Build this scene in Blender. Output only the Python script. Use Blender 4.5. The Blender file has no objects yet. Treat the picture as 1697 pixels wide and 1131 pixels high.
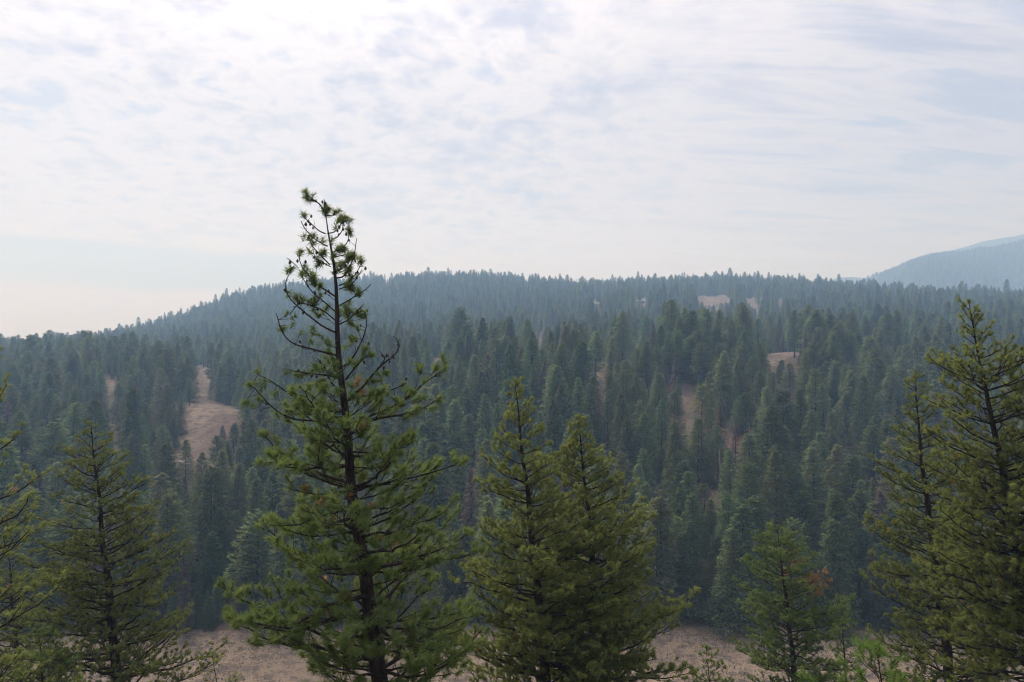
import bpy, math, random
import numpy as np
from mathutils import Vector

rng = np.random.default_rng(7)
random.seed(7)
sc = bpy.context.scene
C = sc.collection

# ------------------------------------------------------------------ camera
FPX, CX, CY = 1147.0, 848.5, 565.5        # focal length and centre in photograph pixels
CAMZ = 61.0
cam = bpy.data.cameras.new('camera')
cam.sensor_width = 36.0
cam.lens = FPX / 1697.0 * 36.0
cam.clip_start = 0.1
cam.clip_end = 30000
camo = bpy.data.objects.new('camera', cam)
camo.location = (0, 0, CAMZ)
camo.rotation_euler = (math.radians(90), 0, 0)
C.objects.link(camo)
sc.camera = camo

# ------------------------------------------------------------------ sky and sun
SUN_EL, SUN_AZ = 56.0, -38.0              # azimuth clockwise from the view direction
sun_dir = Vector((math.sin(math.radians(SUN_AZ)) * math.cos(math.radians(SUN_EL)),
                  math.cos(math.radians(SUN_AZ)) * math.cos(math.radians(SUN_EL)),
                  math.sin(math.radians(SUN_EL))))
world = bpy.data.worlds.new('World')
sc.world = world
world.use_nodes = True


class NT:
    """small helper to write node graphs tersely"""
    def __init__(self, nt):
        self.nt = nt

    def n(self, typ, **kw):
        nd = self.nt.nodes.new(typ)
        for k, v in kw.items():
            setattr(nd, k, v)
        return nd

    def link(self, a, b):
        self.nt.links.new(a, b)

    def put(self, sock, v):
        if hasattr(v, 'is_linked') or hasattr(v, 'links'):
            self.nt.links.new(v, sock)
        else:
            sock.default_value = v

    def math(self, op, a, b=0.0, c=0.0, clamp=False):
        nd = self.n('ShaderNodeMath', operation=op, use_clamp=clamp)
        self.put(nd.inputs[0], a)
        self.put(nd.inputs[1], b)
        if len(nd.inputs) > 2:
            self.put(nd.inputs[2], c)
        return nd.outputs[0]

    def ramp(self, v, a, b, lo=0.0, hi=1.0, smooth=True):
        nd = self.n('ShaderNodeMapRange', interpolation_type='SMOOTHSTEP' if smooth else 'LINEAR')
        self.put(nd.inputs[0], v)
        nd.inputs[1].default_value = a
        nd.inputs[2].default_value = b
        nd.inputs[3].default_value = lo
        nd.inputs[4].default_value = hi
        return nd.outputs[0]

    def mix(self, f, a, b, typ='RGBA', blend='MIX'):
        nd = self.n('ShaderNodeMix', data_type=typ, blend_type=blend)
        i = {'RGBA': (6, 7, 2), 'FLOAT': (2, 3, 0)}[typ]
        self.put(nd.inputs[0], f)
        self.put(nd.inputs[i[0]], a)
        self.put(nd.inputs[i[1]], b)
        return nd.outputs[i[2]]

    def noise(self, vec, scale, detail=4, rough=0.55, dist=0.0):
        nd = self.n('ShaderNodeTexNoise')
        if vec is not None:
            self.put(nd.inputs['Vector'], vec)
        nd.inputs['Scale'].default_value = scale
        nd.inputs['Detail'].default_value = detail
        nd.inputs['Roughness'].default_value = rough
        nd.inputs['Distortion'].default_value = dist
        return nd.outputs[0]


def build_world():
    nt = world.node_tree
    nt.nodes.clear()
    g = NT(nt)
    out = g.n('ShaderNodeOutputWorld')
    bg = g.n('ShaderNodeBackground')
    bg.inputs['Strength'].default_value = 0.1
    g.link(bg.outputs[0], out.inputs[0])
    sky = g.n('ShaderNodeTexSky', sky_type='NISHITA')
    sky.sun_disc = False
    sky.sun_elevation = math.radians(SUN_EL)
    sky.sun_rotation = math.radians(SUN_AZ)
    sky.dust_density = 2.0
    co = g.n('ShaderNodeTexCoord').outputs['Generated']
    sep = g.n('ShaderNodeSeparateXYZ')
    g.link(co, sep.inputs[0])
    x, y, z = sep.outputs
    zc = g.math('ADD', g.math('MAXIMUM', z, 0.0), 0.22)
    comb = g.n('ShaderNodeCombineXYZ')
    g.put(comb.inputs[0], g.math('DIVIDE', x, zc))
    g.put(comb.inputs[1], g.math('DIVIDE', y, zc))
    p = comb.outputs[0]
    # two cloud decks: a broad veil and a mottled altocumulus layer
    veil = g.noise(p, 0.9, 7, 0.55, 0.5)
    mott = g.noise(p, 3.4, 9, 0.62, 0.25)
    puff = g.noise(p, 11.0, 6, 0.6, 0.3)
    # streaks combed out in one direction
    mp = g.n('ShaderNodeMapping')
    g.link(p, mp.inputs[0])
    mp.inputs['Rotation'].default_value = (0, 0, math.radians(35))
    mp.inputs['Scale'].default_value = (0.9, 4.2, 1)
    streak = g.noise(mp.outputs[0], 1.6, 6, 0.6, 0.6)
    side = g.ramp(x, -0.05, 0.45)                       # mottled in the west, combed out in the east
    tex = g.mix(side, g.math('ADD', g.math('MULTIPLY', mott, 0.70), g.math('SUBTRACT', g.math('MULTIPLY', puff, 0.60), 0.15)), streak, 'FLOAT')
    dens = g.math('ADD', g.math('MULTIPLY', veil, 0.35), g.math('MULTIPLY', tex, 0.65))
    # thickness of the deck thins out to the east
    thick = g.math('SUBTRACT', dens, g.math('MULTIPLY', g.ramp(x, 0.25, 0.62), 0.034))
    cover = g.ramp(thick, 0.36, 0.475)
    # low gap under the deck in the west
    low = g.math('ADD', z, g.math('MULTIPLY', g.math('SUBTRACT', veil, 0.5), 0.05))
    band = g.math('MULTIPLY', g.ramp(low, 0.060, 0.082), g.ramp(low, 0.112, 0.128, 1.0, 0.0))
    band = g.math('MULTIPLY', band, g.ramp(x, -0.20, -0.34))
    cover = g.math('MULTIPLY', cover, g.math('SUBTRACT', 1.0, g.math('MULTIPLY', band, 0.95)))
    # forward scattering brightens the veil round the sun
    vd = g.n('ShaderNodeVectorMath', operation='DOT_PRODUCT')
    g.link(co, vd.inputs[0])
    vd.inputs[1].default_value = sun_dir
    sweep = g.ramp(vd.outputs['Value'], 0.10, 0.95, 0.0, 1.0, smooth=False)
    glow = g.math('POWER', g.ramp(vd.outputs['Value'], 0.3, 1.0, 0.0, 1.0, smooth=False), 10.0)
    shade = g.ramp(dens, 0.45, 0.62)                    # thick middles are a little greyer
    c_thin = (9.1, 8.75, 8.95, 1)
    c_thick = (5.3, 5.25, 6.5, 1)
    cloud = g.mix(shade, c_thin, c_thick)
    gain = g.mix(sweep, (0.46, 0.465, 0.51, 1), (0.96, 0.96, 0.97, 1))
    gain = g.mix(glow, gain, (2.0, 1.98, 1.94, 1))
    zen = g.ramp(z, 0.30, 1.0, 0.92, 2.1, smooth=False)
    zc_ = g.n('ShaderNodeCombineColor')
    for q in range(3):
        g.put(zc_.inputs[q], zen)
    hz = g.ramp(z, 0.0, 0.22, 1.0, 0.0)
    cloud = g.mix(g.math('MULTIPLY', hz, 0.6), cloud, (8.9, 8.4, 8.5, 1))
    blue = g.mix(0.82, sky.outputs[0], (6.1, 6.3, 7.9, 1))
    col = g.mix(cover, blue, cloud)
    col = g.mix(g.math('MULTIPLY', band, 0.95), col, (3.6, 4.7, 6.3, 1))
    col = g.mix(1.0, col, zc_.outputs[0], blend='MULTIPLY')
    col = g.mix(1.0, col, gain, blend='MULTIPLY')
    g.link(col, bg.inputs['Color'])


build_world()
sun = bpy.data.lights.new('sun', 'SUN')
sun.energy = 1.5
sun.angle = math.radians(14)
sun.color = (1.0, 0.95, 0.87)
suno = bpy.data.objects.new('sun', sun)
suno.rotation_euler = sun_dir.to_track_quat('Z', 'Y').to_euler()
suno.location = (0, 0, 300)
C.objects.link(suno)

vs = sc.view_settings
vs.view_transform = 'Standard'
vs.look = 'None'
vs.gamma = 1.0
vs.exposure = 0.25
vs.use_curve_mapping = False
sc.render.engine = 'CYCLES'
cy = sc.cycles
cy.use_denoising = True
cy.denoiser = 'OPENIMAGEDENOISE'
cy.filter_width = 1.1
cy.max_bounces = 6
cy.diffuse_bounces = 3
cy.transmission_bounces = 3
cy.volume_bounces = 3
cy.transparent_max_bounces = 8
cy.sample_clamp_indirect = 6.0


# ------------------------------------------------------------------ helpers
def mk_mesh(name, V, F, mats=(), smooth=False, attrs=None):
    """V (n,3); F list of (m,k) index arrays"""
    me = bpy.data.meshes.new(name)
    V = np.asarray(V, dtype=np.float32)
    F = [np.asarray(f, dtype=np.int32) for f in F if len(f)]
    me.vertices.add(len(V))
    me.vertices.foreach_set('co', V.ravel())
    loops = np.concatenate([f.ravel() for f in F])
    tot = np.concatenate([np.full(len(f), f.shape[1], np.int32) for f in F])
    start = np.concatenate([[0], np.cumsum(tot)[:-1]]).astype(np.int32)
    me.loops.add(len(loops))
    me.loops.foreach_set('vertex_index', loops)
    me.polygons.add(len(tot))
    me.polygons.foreach_set('loop_start', start)
    me.polygons.foreach_set('loop_total', tot)
    if smooth:
        me.polygons.foreach_set('use_smooth', np.ones(len(tot), dtype=bool))
    for m in mats:
        me.materials.append(m)
    if attrs:
        for k, v in attrs.items():
            v = np.asarray(v, dtype=np.float32)
            if v.ndim == 2:
                a = me.attributes.new(k, 'FLOAT_VECTOR', 'POINT')
                a.data.foreach_set('vector', v.ravel())
            else:
                a = me.attributes.new(k, 'FLOAT', 'POINT')
                a.data.foreach_set('value', v)
    me.update(calc_edges=True)
    return me


def obj(name, me, parent=None, loc=None, kind=None):
    o = bpy.data.objects.new(name, me)
    C.objects.link(o)
    if parent is not None:
        o.parent = parent
    if loc is not None:
        o.location = loc
    if kind:
        o['kind'] = kind
    return o


def tag(o, label, cat=None, group=None):
    o['label'] = label
    if cat:
        o['category'] = cat
    if group:
        o['group'] = group
    return o


def unit(v):
    return v / np.maximum(np.linalg.norm(v, axis=-1, keepdims=True), 1e-9)


def tubes(P, R, k=5):
    """P (n,m,3) centre lines, R (n,m) radii -> verts, quads"""
    P = np.asarray(P, float)
    R = np.asarray(R, float)
    n, m, _ = P.shape
    T = unit(np.gradient(P, axis=1))
    ref = np.array([0.23, 0.31, 0.92])
    U = np.cross(T, ref)
    bad = np.linalg.norm(U, axis=-1) < 0.1
    U[bad] = np.cross(T[bad], np.array([1.0, 0, 0]))
    U = unit(U)
    W = np.cross(T, U)
    a = np.arange(k) / k * 2 * np.pi
    V = P[:, :, None, :] + R[:, :, None, None] * (np.cos(a)[None, None, :, None] * U[:, :, None, :] + np.sin(a)[None, None, :, None] * W[:, :, None, :])
    idx = np.arange(n * m * k).reshape(n, m, k)
    A = idx[:, :-1, :]
    B = idx[:, 1:, :]
    Fq = np.stack([A, np.roll(A, -1, 2), np.roll(B, -1, 2), B], -1).reshape(-1, 4)
    return V.reshape(-1, 3), Fq


class Bag:
    def __init__(self):
        self.V, self.F, self.A, self.N, self.n = [], [], [], [], 0

    def add(self, V, F, a=None, nrm=None):
        if nrm is not None:
            self.N.append(nrm)
        self.V.append(V)
        self.F.append(np.asarray(F) + self.n)
        if a is not None:
            self.A.append(a)
        self.n += len(V)

    def mesh(self, name, mats, smooth=False):
        V = np.concatenate(self.V)
        byk = {}
        for f in self.F:
            byk.setdefault(f.shape[1], []).append(f)
        F = [np.concatenate(v) for v in byk.values()]
        at = {'tint': np.concatenate(self.A)} if self.A else None
        if self.N:
            at['nrm'] = np.concatenate(self.N)
        return mk_mesh(name, V, F, mats, smooth, at)


# ------------------------------------------------------------------ materials
def material(name):
    m = bpy.data.materials.new(name)
    m.use_nodes = True
    m.node_tree.nodes.clear()
    g = NT(m.node_tree)
    out = g.n('ShaderNodeOutputMaterial')
    return m, g, out


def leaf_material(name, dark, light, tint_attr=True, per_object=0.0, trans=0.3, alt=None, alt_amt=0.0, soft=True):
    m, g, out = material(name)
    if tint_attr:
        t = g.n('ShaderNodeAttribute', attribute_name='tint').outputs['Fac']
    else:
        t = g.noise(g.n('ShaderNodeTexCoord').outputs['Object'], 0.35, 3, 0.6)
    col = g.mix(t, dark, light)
    if per_object:
        oi = g.n('ShaderNodeObjectInfo').outputs['Random']
        if alt is not None:
            f = g.math('MULTIPLY', g.math('FRACT', g.math('MULTIPLY', oi, 7.31)), alt_amt)
            col = g.mix(f, col, alt)
        gain = g.ramp(oi, 0, 1, 1 - per_object, 1 + per_object, smooth=False)
        hsv = g.n('ShaderNodeHueSaturation')
        g.put(hsv.inputs['Value'], gain)
        g.put(hsv.inputs['Hue'], g.ramp(g.math('FRACT', g.math('MULTIPLY', oi, 13.7)), 0, 1, 0.478, 0.52, smooth=False))
        g.link(col, hsv.inputs['Color'])
        col = hsv.outputs[0]
    d = g.n('ShaderNodeBsdfDiffuse')
    tr = g.n('ShaderNodeBsdfTranslucent')
    g.link(col, d.inputs[0])
    g.link(col, tr.inputs[0])
    if soft:      # leaf sprays are lit as the rounded clump they form
        vt = g.n('ShaderNodeVectorTransform', vector_type='NORMAL', convert_from='OBJECT', convert_to='WORLD')
        g.link(g.n('ShaderNodeAttribute', attribute_name='nrm').outputs['Vector'], vt.inputs[0])
        g.link(vt.outputs[0], d.inputs['Normal'])
        ng_ = g.n('ShaderNodeVectorMath', operation='SCALE')
        g.link(vt.outputs[0], ng_.inputs[0])
        ng_.inputs['Scale'].default_value = -1.0
        g.link(ng_.outputs[0], tr.inputs['Normal'])
        ad = g.n('ShaderNodeAddShader')
        g.link(d.outputs[0], ad.inputs[0])
        g.link(tr.outputs[0], ad.inputs[1])
        g.link(ad.outputs[0], out.inputs[0])
        return m
    mx = g.n('ShaderNodeMixShader')
    mx.inputs[0].default_value = trans
    g.link(d.outputs[0], mx.inputs[1])
    g.link(tr.outputs[0], mx.inputs[2])
    g.link(mx.outputs[0], out.inputs[0])
    return m


def bark_material(name, a, b, scale=6.0):
    m, g, out = material(name)
    co = g.n('ShaderNodeTexCoord').outputs['Object']
    mp = g.n('ShaderNodeMapping')
    g.link(co, mp.inputs[0])
    mp.inputs['Scale'].default_value = (1, 1, 0.28)
    nz = g.noise(mp.outputs[0], scale, 6, 0.65, 0.4)
    col = g.mix(g.ramp(nz, 0.35, 0.68), a, b)
    bs = g.n('ShaderNodeBsdfPrincipled')
    g.link(col, bs.inputs['Base Color'])
    bs.inputs['Roughness'].default_value = 0.9
    bs.inputs['Specular IOR Level'].default_value = 0.15
    bp = g.n('ShaderNodeBump')
    bp.inputs['Strength'].default_value = 0.7
    bp.inputs['Distance'].default_value = 0.04
    g.link(nz, bp.inputs['Height'])
    g.link(bp.outputs[0], bs.inputs['Normal'])
    g.link(bs.outputs[0], out.inputs[0])
    return m


def plain_material(name, col, rough=0.7, noise=0.15):
    m, g, out = material(name)
    nz = g.noise(g.n('ShaderNodeTexCoord').outputs['Object'], 3.0, 4, 0.6)
    c2 = tuple(c * (1 - noise) for c in col[:3]) + (1,)
    bs = g.n('ShaderNodeBsdfPrincipled')
    g.link(g.mix(nz, c2, col), bs.inputs['Base Color'])
    bs.inputs['Roughness'].default_value = rough
    g.link(bs.outputs[0], out.inputs[0])
    return m


def ground_material():
    m, g, out = material('hill_ground')
    co = g.n('ShaderNodeTexCoord').outputs['Object']
    dry = g.n('ShaderNodeAttribute', attribute_name='dry').outputs['Fac']
    n1 = g.noise(co, 0.035, 6, 0.6)
    n2 = g.noise(co, 0.35, 7, 0.7)
    n3 = g.noise(co, 2.2, 5, 0.7)
    tan = g.mix(g.ramp(n1, 0.35, 0.65), (0.190, 0.145, 0.112, 1), (0.255, 0.200, 0.146, 1))
    tan = g.mix(g.ramp(n2, 0.46, 0.60), tan, (0.098, 0.080, 0.070, 1))
    tan = g.mix(g.math('MULTIPLY', g.ramp(n3, 0.48, 0.60), 0.75), tan, (0.075, 0.068, 0.050, 1))
    duff = g.mix(g.ramp(n2, 0.35, 0.65), (0.085, 0.058, 0.048, 1), (0.150, 0.108, 0.088, 1))
    duff = g.mix(g.math('MULTIPLY', g.ramp(n1, 0.5, 0.7), 0.5), duff, (0.06, 0.065, 0.04, 1))
    edge = g.ramp(g.math('ADD', dry, g.math('MULTIPLY', g.math('SUBTRACT', n2, 0.5), 0.5)), 0.3, 0.7)
    col = g.mix(edge, duff, tan)
    bs = g.n('ShaderNodeBsdfPrincipled')
    g.link(col, bs.inputs['Base Color'])
    bs.inputs['Roughness'].default_value = 0.95
    bs.inputs['Specular IOR Level'].default_value = 0.1
    bp = g.n('ShaderNodeBump')
    bp.inputs['Strength'].default_value = 0.8
    bp.inputs['Distance'].default_value = 0.4
    g.link(g.math('ADD', n2, g.math('MULTIPLY', n3, 0.5)), bp.inputs['Height'])
    g.link(bp.outputs[0], bs.inputs['Normal'])
    g.link(bs.outputs[0], out.inputs[0])
    return m


def mountain_material():
    m, g, out = material('forested_mountain')
    co = g.n('ShaderNodeTexCoord').outputs['Object']
    n1 = g.noise(co, 0.006, 6, 0.6)
    n2 = g.noise(co, 0.05, 6, 0.7)
    col = g.mix(g.ramp(n2, 0.35, 0.65), (0.022, 0.034, 0.022, 1), (0.05, 0.065, 0.04, 1))
    col = g.mix(g.math('MULTIPLY', g.ramp(n1, 0.58, 0.72), 0.6), col, (0.24, 0.20, 0.14, 1))
    bs = g.n('ShaderNodeBsdfDiffuse')
    g.link(col, bs.inputs[0])
    g.link(bs.outputs[0], out.inputs[0])
    return m


M_GROUND = ground_material()
M_MOUNT = mountain_material()
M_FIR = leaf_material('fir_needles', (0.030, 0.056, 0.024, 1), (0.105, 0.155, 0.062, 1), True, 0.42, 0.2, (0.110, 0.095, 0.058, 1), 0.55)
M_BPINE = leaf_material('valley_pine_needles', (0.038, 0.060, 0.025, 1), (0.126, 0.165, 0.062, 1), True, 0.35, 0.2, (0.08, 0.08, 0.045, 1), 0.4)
M_DYING = leaf_material('dying_needles', (0.062, 0.048, 0.040, 1), (0.125, 0.098, 0.082, 1), True, 0.25, 0.1)
M_FBARK = bark_material('fir_bark', (0.035, 0.027, 0.022, 1), (0.09, 0.07, 0.058, 1), 3.0)
M_SNAG = bark_material('weathered_dead_wood', (0.20, 0.175, 0.155, 1), (0.34, 0.305, 0.275, 1), 2.5)
M_BARK = bark_material('pine_bark', (0.014, 0.011, 0.010, 1), (0.050, 0.036, 0.030, 1), 7.0)
M_BRANCH = bark_material('pine_branch_bark', (0.016, 0.013, 0.012, 1), (0.050, 0.039, 0.034, 1), 12.0)
M_CONE = plain_material('pine_cone', (0.045, 0.028, 0.022, 1), 0.8, 0.5)
M_DEADN = leaf_material('dead_orange_needles', (0.16, 0.090, 0.038, 1), (0.27, 0.175, 0.080, 1), True, 0, 0.3)
M_GRASS = leaf_material('dry_grass_blades', (0.13, 0.10, 0.074, 1), (0.25, 0.195, 0.135, 1), True, 0, 0.2, soft=False)

# ------------------------------------------------------------------ terrain
COLS = {   # photo column -> (distance, photo row of the ground); heights follow from the camera above the valley floor
    -700: [(150, 1040), (250, 800), (330, 715), (420, 665), (550, 640), (700, 628), (900, 622)],
    0:    [(150, 1040), (250, 790), (330, 702), (420, 648), (550, 612), (700, 602), (900, 600)],
    110:  [(150, 1040), (250, 785), (330, 700), (420, 640), (550, 606), (700, 592), (930, 584)],
    180:  [(150, 1040), (250, 782), (310, 727), (360, 665), (400, 630), (430, 621), (520, 616), (700, 592), (900, 574), (990, 570)],
    260:  [(150, 1040), (245, 790), (300, 725), (350, 672), (410, 640), (450, 628), (520, 618), (700, 586), (900, 558), (1020, 550)],
    330:  [(150, 1040), (240, 800), (290, 728), (330, 668), (348, 660), (380, 664), (430, 650), (480, 618), (520, 606), (600, 602), (800, 560), (1000, 530), (1060, 525)],
    385:  [(150, 1040), (240, 800), (290, 740), (325, 694), (345, 684), (380, 676), (430, 652), (500, 617), (600, 592), (800, 545), (1000, 510), (1080, 503)],
    480:  [(150, 1040), (240, 800), (300, 720), (360, 668), (420, 640), (500, 612), (650, 578), (850, 528), (1050, 488), (1120, 482)],
    650:  [(150, 1040), (250, 770), (320, 684), (370, 634), (420, 604), (470, 598), (620, 572), (800, 530), (1000, 484), (1120, 472)],
    780:  [(150, 1037), (245, 752), (320, 655), (360, 618), (400, 598), (450, 598), (600, 572), (800, 522), (1000, 480), (1120, 466)],
    850:  [(150, 1036), (245, 740), (320, 640), (350, 612), (380, 604), (450, 612), (600, 574), (800, 520), (1000, 485), (1120, 472)],
    1000: [(150, 1035), (245, 734), (320, 628), (345, 606), (370, 600), (430, 610), (600, 562), (800, 512), (1000, 490), (1120, 485)],
    1080: [(150, 1035), (245, 734), (325, 628), (350, 604), (380, 597), (440, 606), (620, 556), (800, 508), (1000, 482), (1120, 478)],
    1180: [(150, 1035), (245, 734), (330, 628), (362, 602), (400, 596), (480, 600), (650, 545), (770, 508), (840, 493), (900, 491), (1050, 476), (1120, 473)],
    1300: [(150, 1040), (250, 735), (330, 628), (365, 594), (390, 586), (470, 588), (620, 550), (780, 508), (850, 499), (1050, 475)],
    1400: [(150, 1042), (250, 745), (330, 642), (380, 598), (430, 580), (520, 572), (650, 540), (800, 506), (1000, 484)],
    1500: [(150, 1045), (250, 760), (330, 660), (400, 602), (470, 577), (600, 545), (800, 508), (950, 494)],
    1700: [(150, 1050), (250, 760), (330, 660), (400, 612), (500, 575), (650, 540), (850, 502)],
    2500: [(150, 1050), (250, 770), (330, 670), (400, 620), (500, 580), (650, 540), (850, 500)],
}
def deep(y):
    """the rear hill stands farther back than the slope in front of it"""
    return np.where(np.asarray(y, float) < 420, y, 420 + (np.asarray(y, float) - 420) * 1.4)


TY = np.arange(100.0, 1700.0, 8.0)
TP = np.arange(-700.0, 2500.1, 20.0)


def build_table():
    ks = sorted(COLS)
    tab = np.zeros((len(ks), len(TY)))
    for i, k in enumerate(ks):
        pts = [(float(deep(a)), b) for a, b in COLS[k]]
        ys = [100.0, 122.0] + [p[0] for p in pts]
        zs = [0.0, -0.3] + [CAMZ + (CY - p[1]) / FPX * p[0] for p in pts]
        zl, yl = zs[-1], ys[-1]
        for dy, dz in ((40, -1), (120, -14), (300, -55)):
            ys.append(yl + dy)
            zs.append(zl + dz)
        tab[i] = np.interp(TY, ys, zs)
    full = np.stack([np.interp(TP, ks, tab[:, j]) for j in range(len(TY))], 1)
    ker = np.array([1, 3, 4, 3, 1.0])
    ker /= ker.sum()
    for _ in range(1):
        pad = np.pad(full, ((2, 2), (2, 2)), mode='edge')
        full = sum(ker[a] * pad[:, a:a + full.shape[1]] for a in range(5))
        full = sum(ker[a] * full[a:a + len(TP)] for a in range(5))
    return full


TAB = build_table()


def wob(x, y):
    return (0.9 * np.sin(x * 0.071 + 1.3 * np.sin(y * 0.043)) * np.sin(y * 0.083 + 0.7)
            + 0.45 * np.sin(x * 0.19 + y * 0.13) * np.sin(y * 0.21 - x * 0.05))


def height(x, y):
    x = np.asarray(x, float)
    y = np.asarray(y, float)
    x, y = np.broadcast_arrays(x, y)
    yy = np.clip(y, TY[0], TY[-1])
    px = np.clip(CX + FPX * x / np.maximum(yy, 100.0), TP[0], TP[-1])
    i = np.clip((px - TP[0]) / 20.0, 0, len(TP) - 1.001)
    j = np.clip((yy - TY[0]) / 8.0, 0, len(TY) - 1.001)
    i0 = i.astype(int)
    j0 = j.astype(int)
    fi = i - i0
    fj = j - j0
    z = (TAB[i0, j0] * (1 - fi) * (1 - fj) + TAB[i0 + 1, j0] * fi * (1 - fj) + TAB[i0, j0 + 1] * (1 - fi) * fj + TAB[i0 + 1, j0 + 1] * fi * fj)
    far = np.clip((y - TY[-1]) / 1500.0, 0, 1)
    z = z * (1 - far) + (-15.0) * far
    near = np.interp(y, [-1500, -250, -90, 0, 60, 95, 112, 124], [66, 62, 52, 37, 19, 7.2, 1.8, 0.0])
    w = np.clip((y - 112) / 12.0, 0, 1)
    z = np.where(y < 112, near, np.where(y < 124, near * (1 - w) + z * w, z))
    amp = np.clip((np.abs(y - 132) - 18) / 60.0, 0.06, 1.0)
    return z + wob(x, y) * amp


def proj(x, y, z):
    return CX + FPX * x / y, CY - FPX * (z - CAMZ) / y


# bare patches: polygon in photo coordinates, distance range on the hillside it lies at
CLEAR = [
    ([(169, 624), (178, 624), (194, 642), (196, 690), (202, 745), (195, 745), (186, 700), (172, 664)], 300, 445),
    ([(324, 607), (336, 611), (347, 609), (348, 632), (343, 648), (334, 652), (325, 646)], 395, 545),
    ([(320, 674), (332, 664), (350, 660), (372, 668), (402, 683), (399, 706), (386, 692), (362, 690), (346, 704), (334, 732), (318, 748), (309, 738), (320, 706)], 250, 372),
    ([(968, 597), (1006, 595), (1004, 622), (980, 626), (972, 612)], 315, 400),
    ([(1042, 594), (1074, 594), (1074, 606), (1042, 607)], 330, 400),
    ([(1266, 586), (1285, 580), (1328, 579), (1316, 590), (1296, 594), (1282, 604), (1272, 602)], 340, 430),
    ([(1152, 496), (1162, 491), (1180, 493), (1198, 490), (1212, 495), (1207, 502), (1192, 500), (1178, 506), (1164, 501)], 735, 930),
    ([(1238, 496), (1262, 496), (1260, 508), (1240, 508)], 735, 930),
    ([(1288, 497), (1294, 495), (1297, 505), (1291, 512)], 735, 930),
    ([(712, 573), (737, 573), (735, 590), (714, 592)], 385, 480),
    ([(830, 597), (846, 595), (843, 604), (832, 604)], 330, 420),
    ([(887, 545), (897, 545), (897, 600), (889, 600)], 340, 640),
    ([(1050, 490), (1072, 490), (1070, 503), (1052, 503)], 780, 900),
    ([(980, 490), (998, 490), (998, 500), (982, 500)], 780, 900),
]
CLEAR = [(a, float(deep(b)), float(deep(c))) for a, b, c in CLEAR]
SPARSE = ([(1085, 640), (1140, 636), (1175, 690), (1225, 745), (1250, 810), (1215, 860), (1195, 790), (1150, 730), (1100, 690)], 175, 350)
SPARSE2 = ([(255, 770), (300, 745), (300, 820), (265, 850)], 200, 300)


def inpoly(px, py, poly):
    px = np.asarray(px)
    py = np.asarray(py)
    r = np.zeros(px.shape, bool)
    n = len(poly)
    for i in range(n):
        x1, y1 = poly[i]
        x2, y2 = poly[(i + 1) % n]
        if y1 == y2:
            continue
        c = ((y1 > py) != (y2 > py)) & (px < (x2 - x1) * (py - y1) / (y2 - y1) + x1)
        r ^= c
    return r


def build_ground():
    def axis(f0, f1, st, lo, hi, n):
        a = np.arange(f0, f1 + 0.1, st)
        t = np.linspace(0, 1, n + 1)[1:]
        return np.concatenate([(f0 - (f0 - lo) * t ** 2.2)[::-1], a, f1 + (hi - f1) * t ** 2.2])
    xs = axis(-1150, 1150, 6.0, -7000, 7000, 24)
    ys = axis(-60, 1570, 6.0, -1400, 7000, 26)
    X, Y = np.meshgrid(xs, ys)
    Z = height(X, Y)
    V = np.stack([X, Y, Z], -1).reshape(-1, 3)
    nx, ny = len(xs), len(ys)
    idx = np.arange(nx * ny).reshape(ny, nx)
    F = np.stack([idx[:-1, :-1], idx[:-1, 1:], idx[1:, 1:], idx[1:, :-1]], -1).reshape(-1, 4)
    Yc = np.maximum(V[:, 1], 20)
    px, py = proj(V[:, 0], Yc, V[:, 2])
    dry = ((V[:, 1] > 70) & (V[:, 1] < 147 + 3 * np.sin(V[:, 0] * 0.06))).astype(float)
    dry = np.maximum(dry, 0.55 * (V[:, 1] <= 70))
    for poly, y0, y1 in CLEAR:
        cxm = np.mean([p[0] for p in poly])
        cym = np.mean([p[1] for p in poly])
        big = [(cxm + (a - cxm) * 1.35, cym + (b - cym) * 1.35) for a, b in poly]
        dry = np.maximum(dry, inpoly(px, py, big) & (V[:, 1] > y0) & (V[:, 1] < y1))
    for poly, y0, y1 in (SPARSE, SPARSE2):
        dry = np.maximum(dry, 0.45 * (inpoly(px, py, poly) & (V[:, 1] > y0) & (V[:, 1] < y1)))
    me = mk_mesh('ground', V, [F], [M_GROUND], True, {'dry': dry})
    return obj('ground', me, kind='structure')


build_ground()


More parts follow.
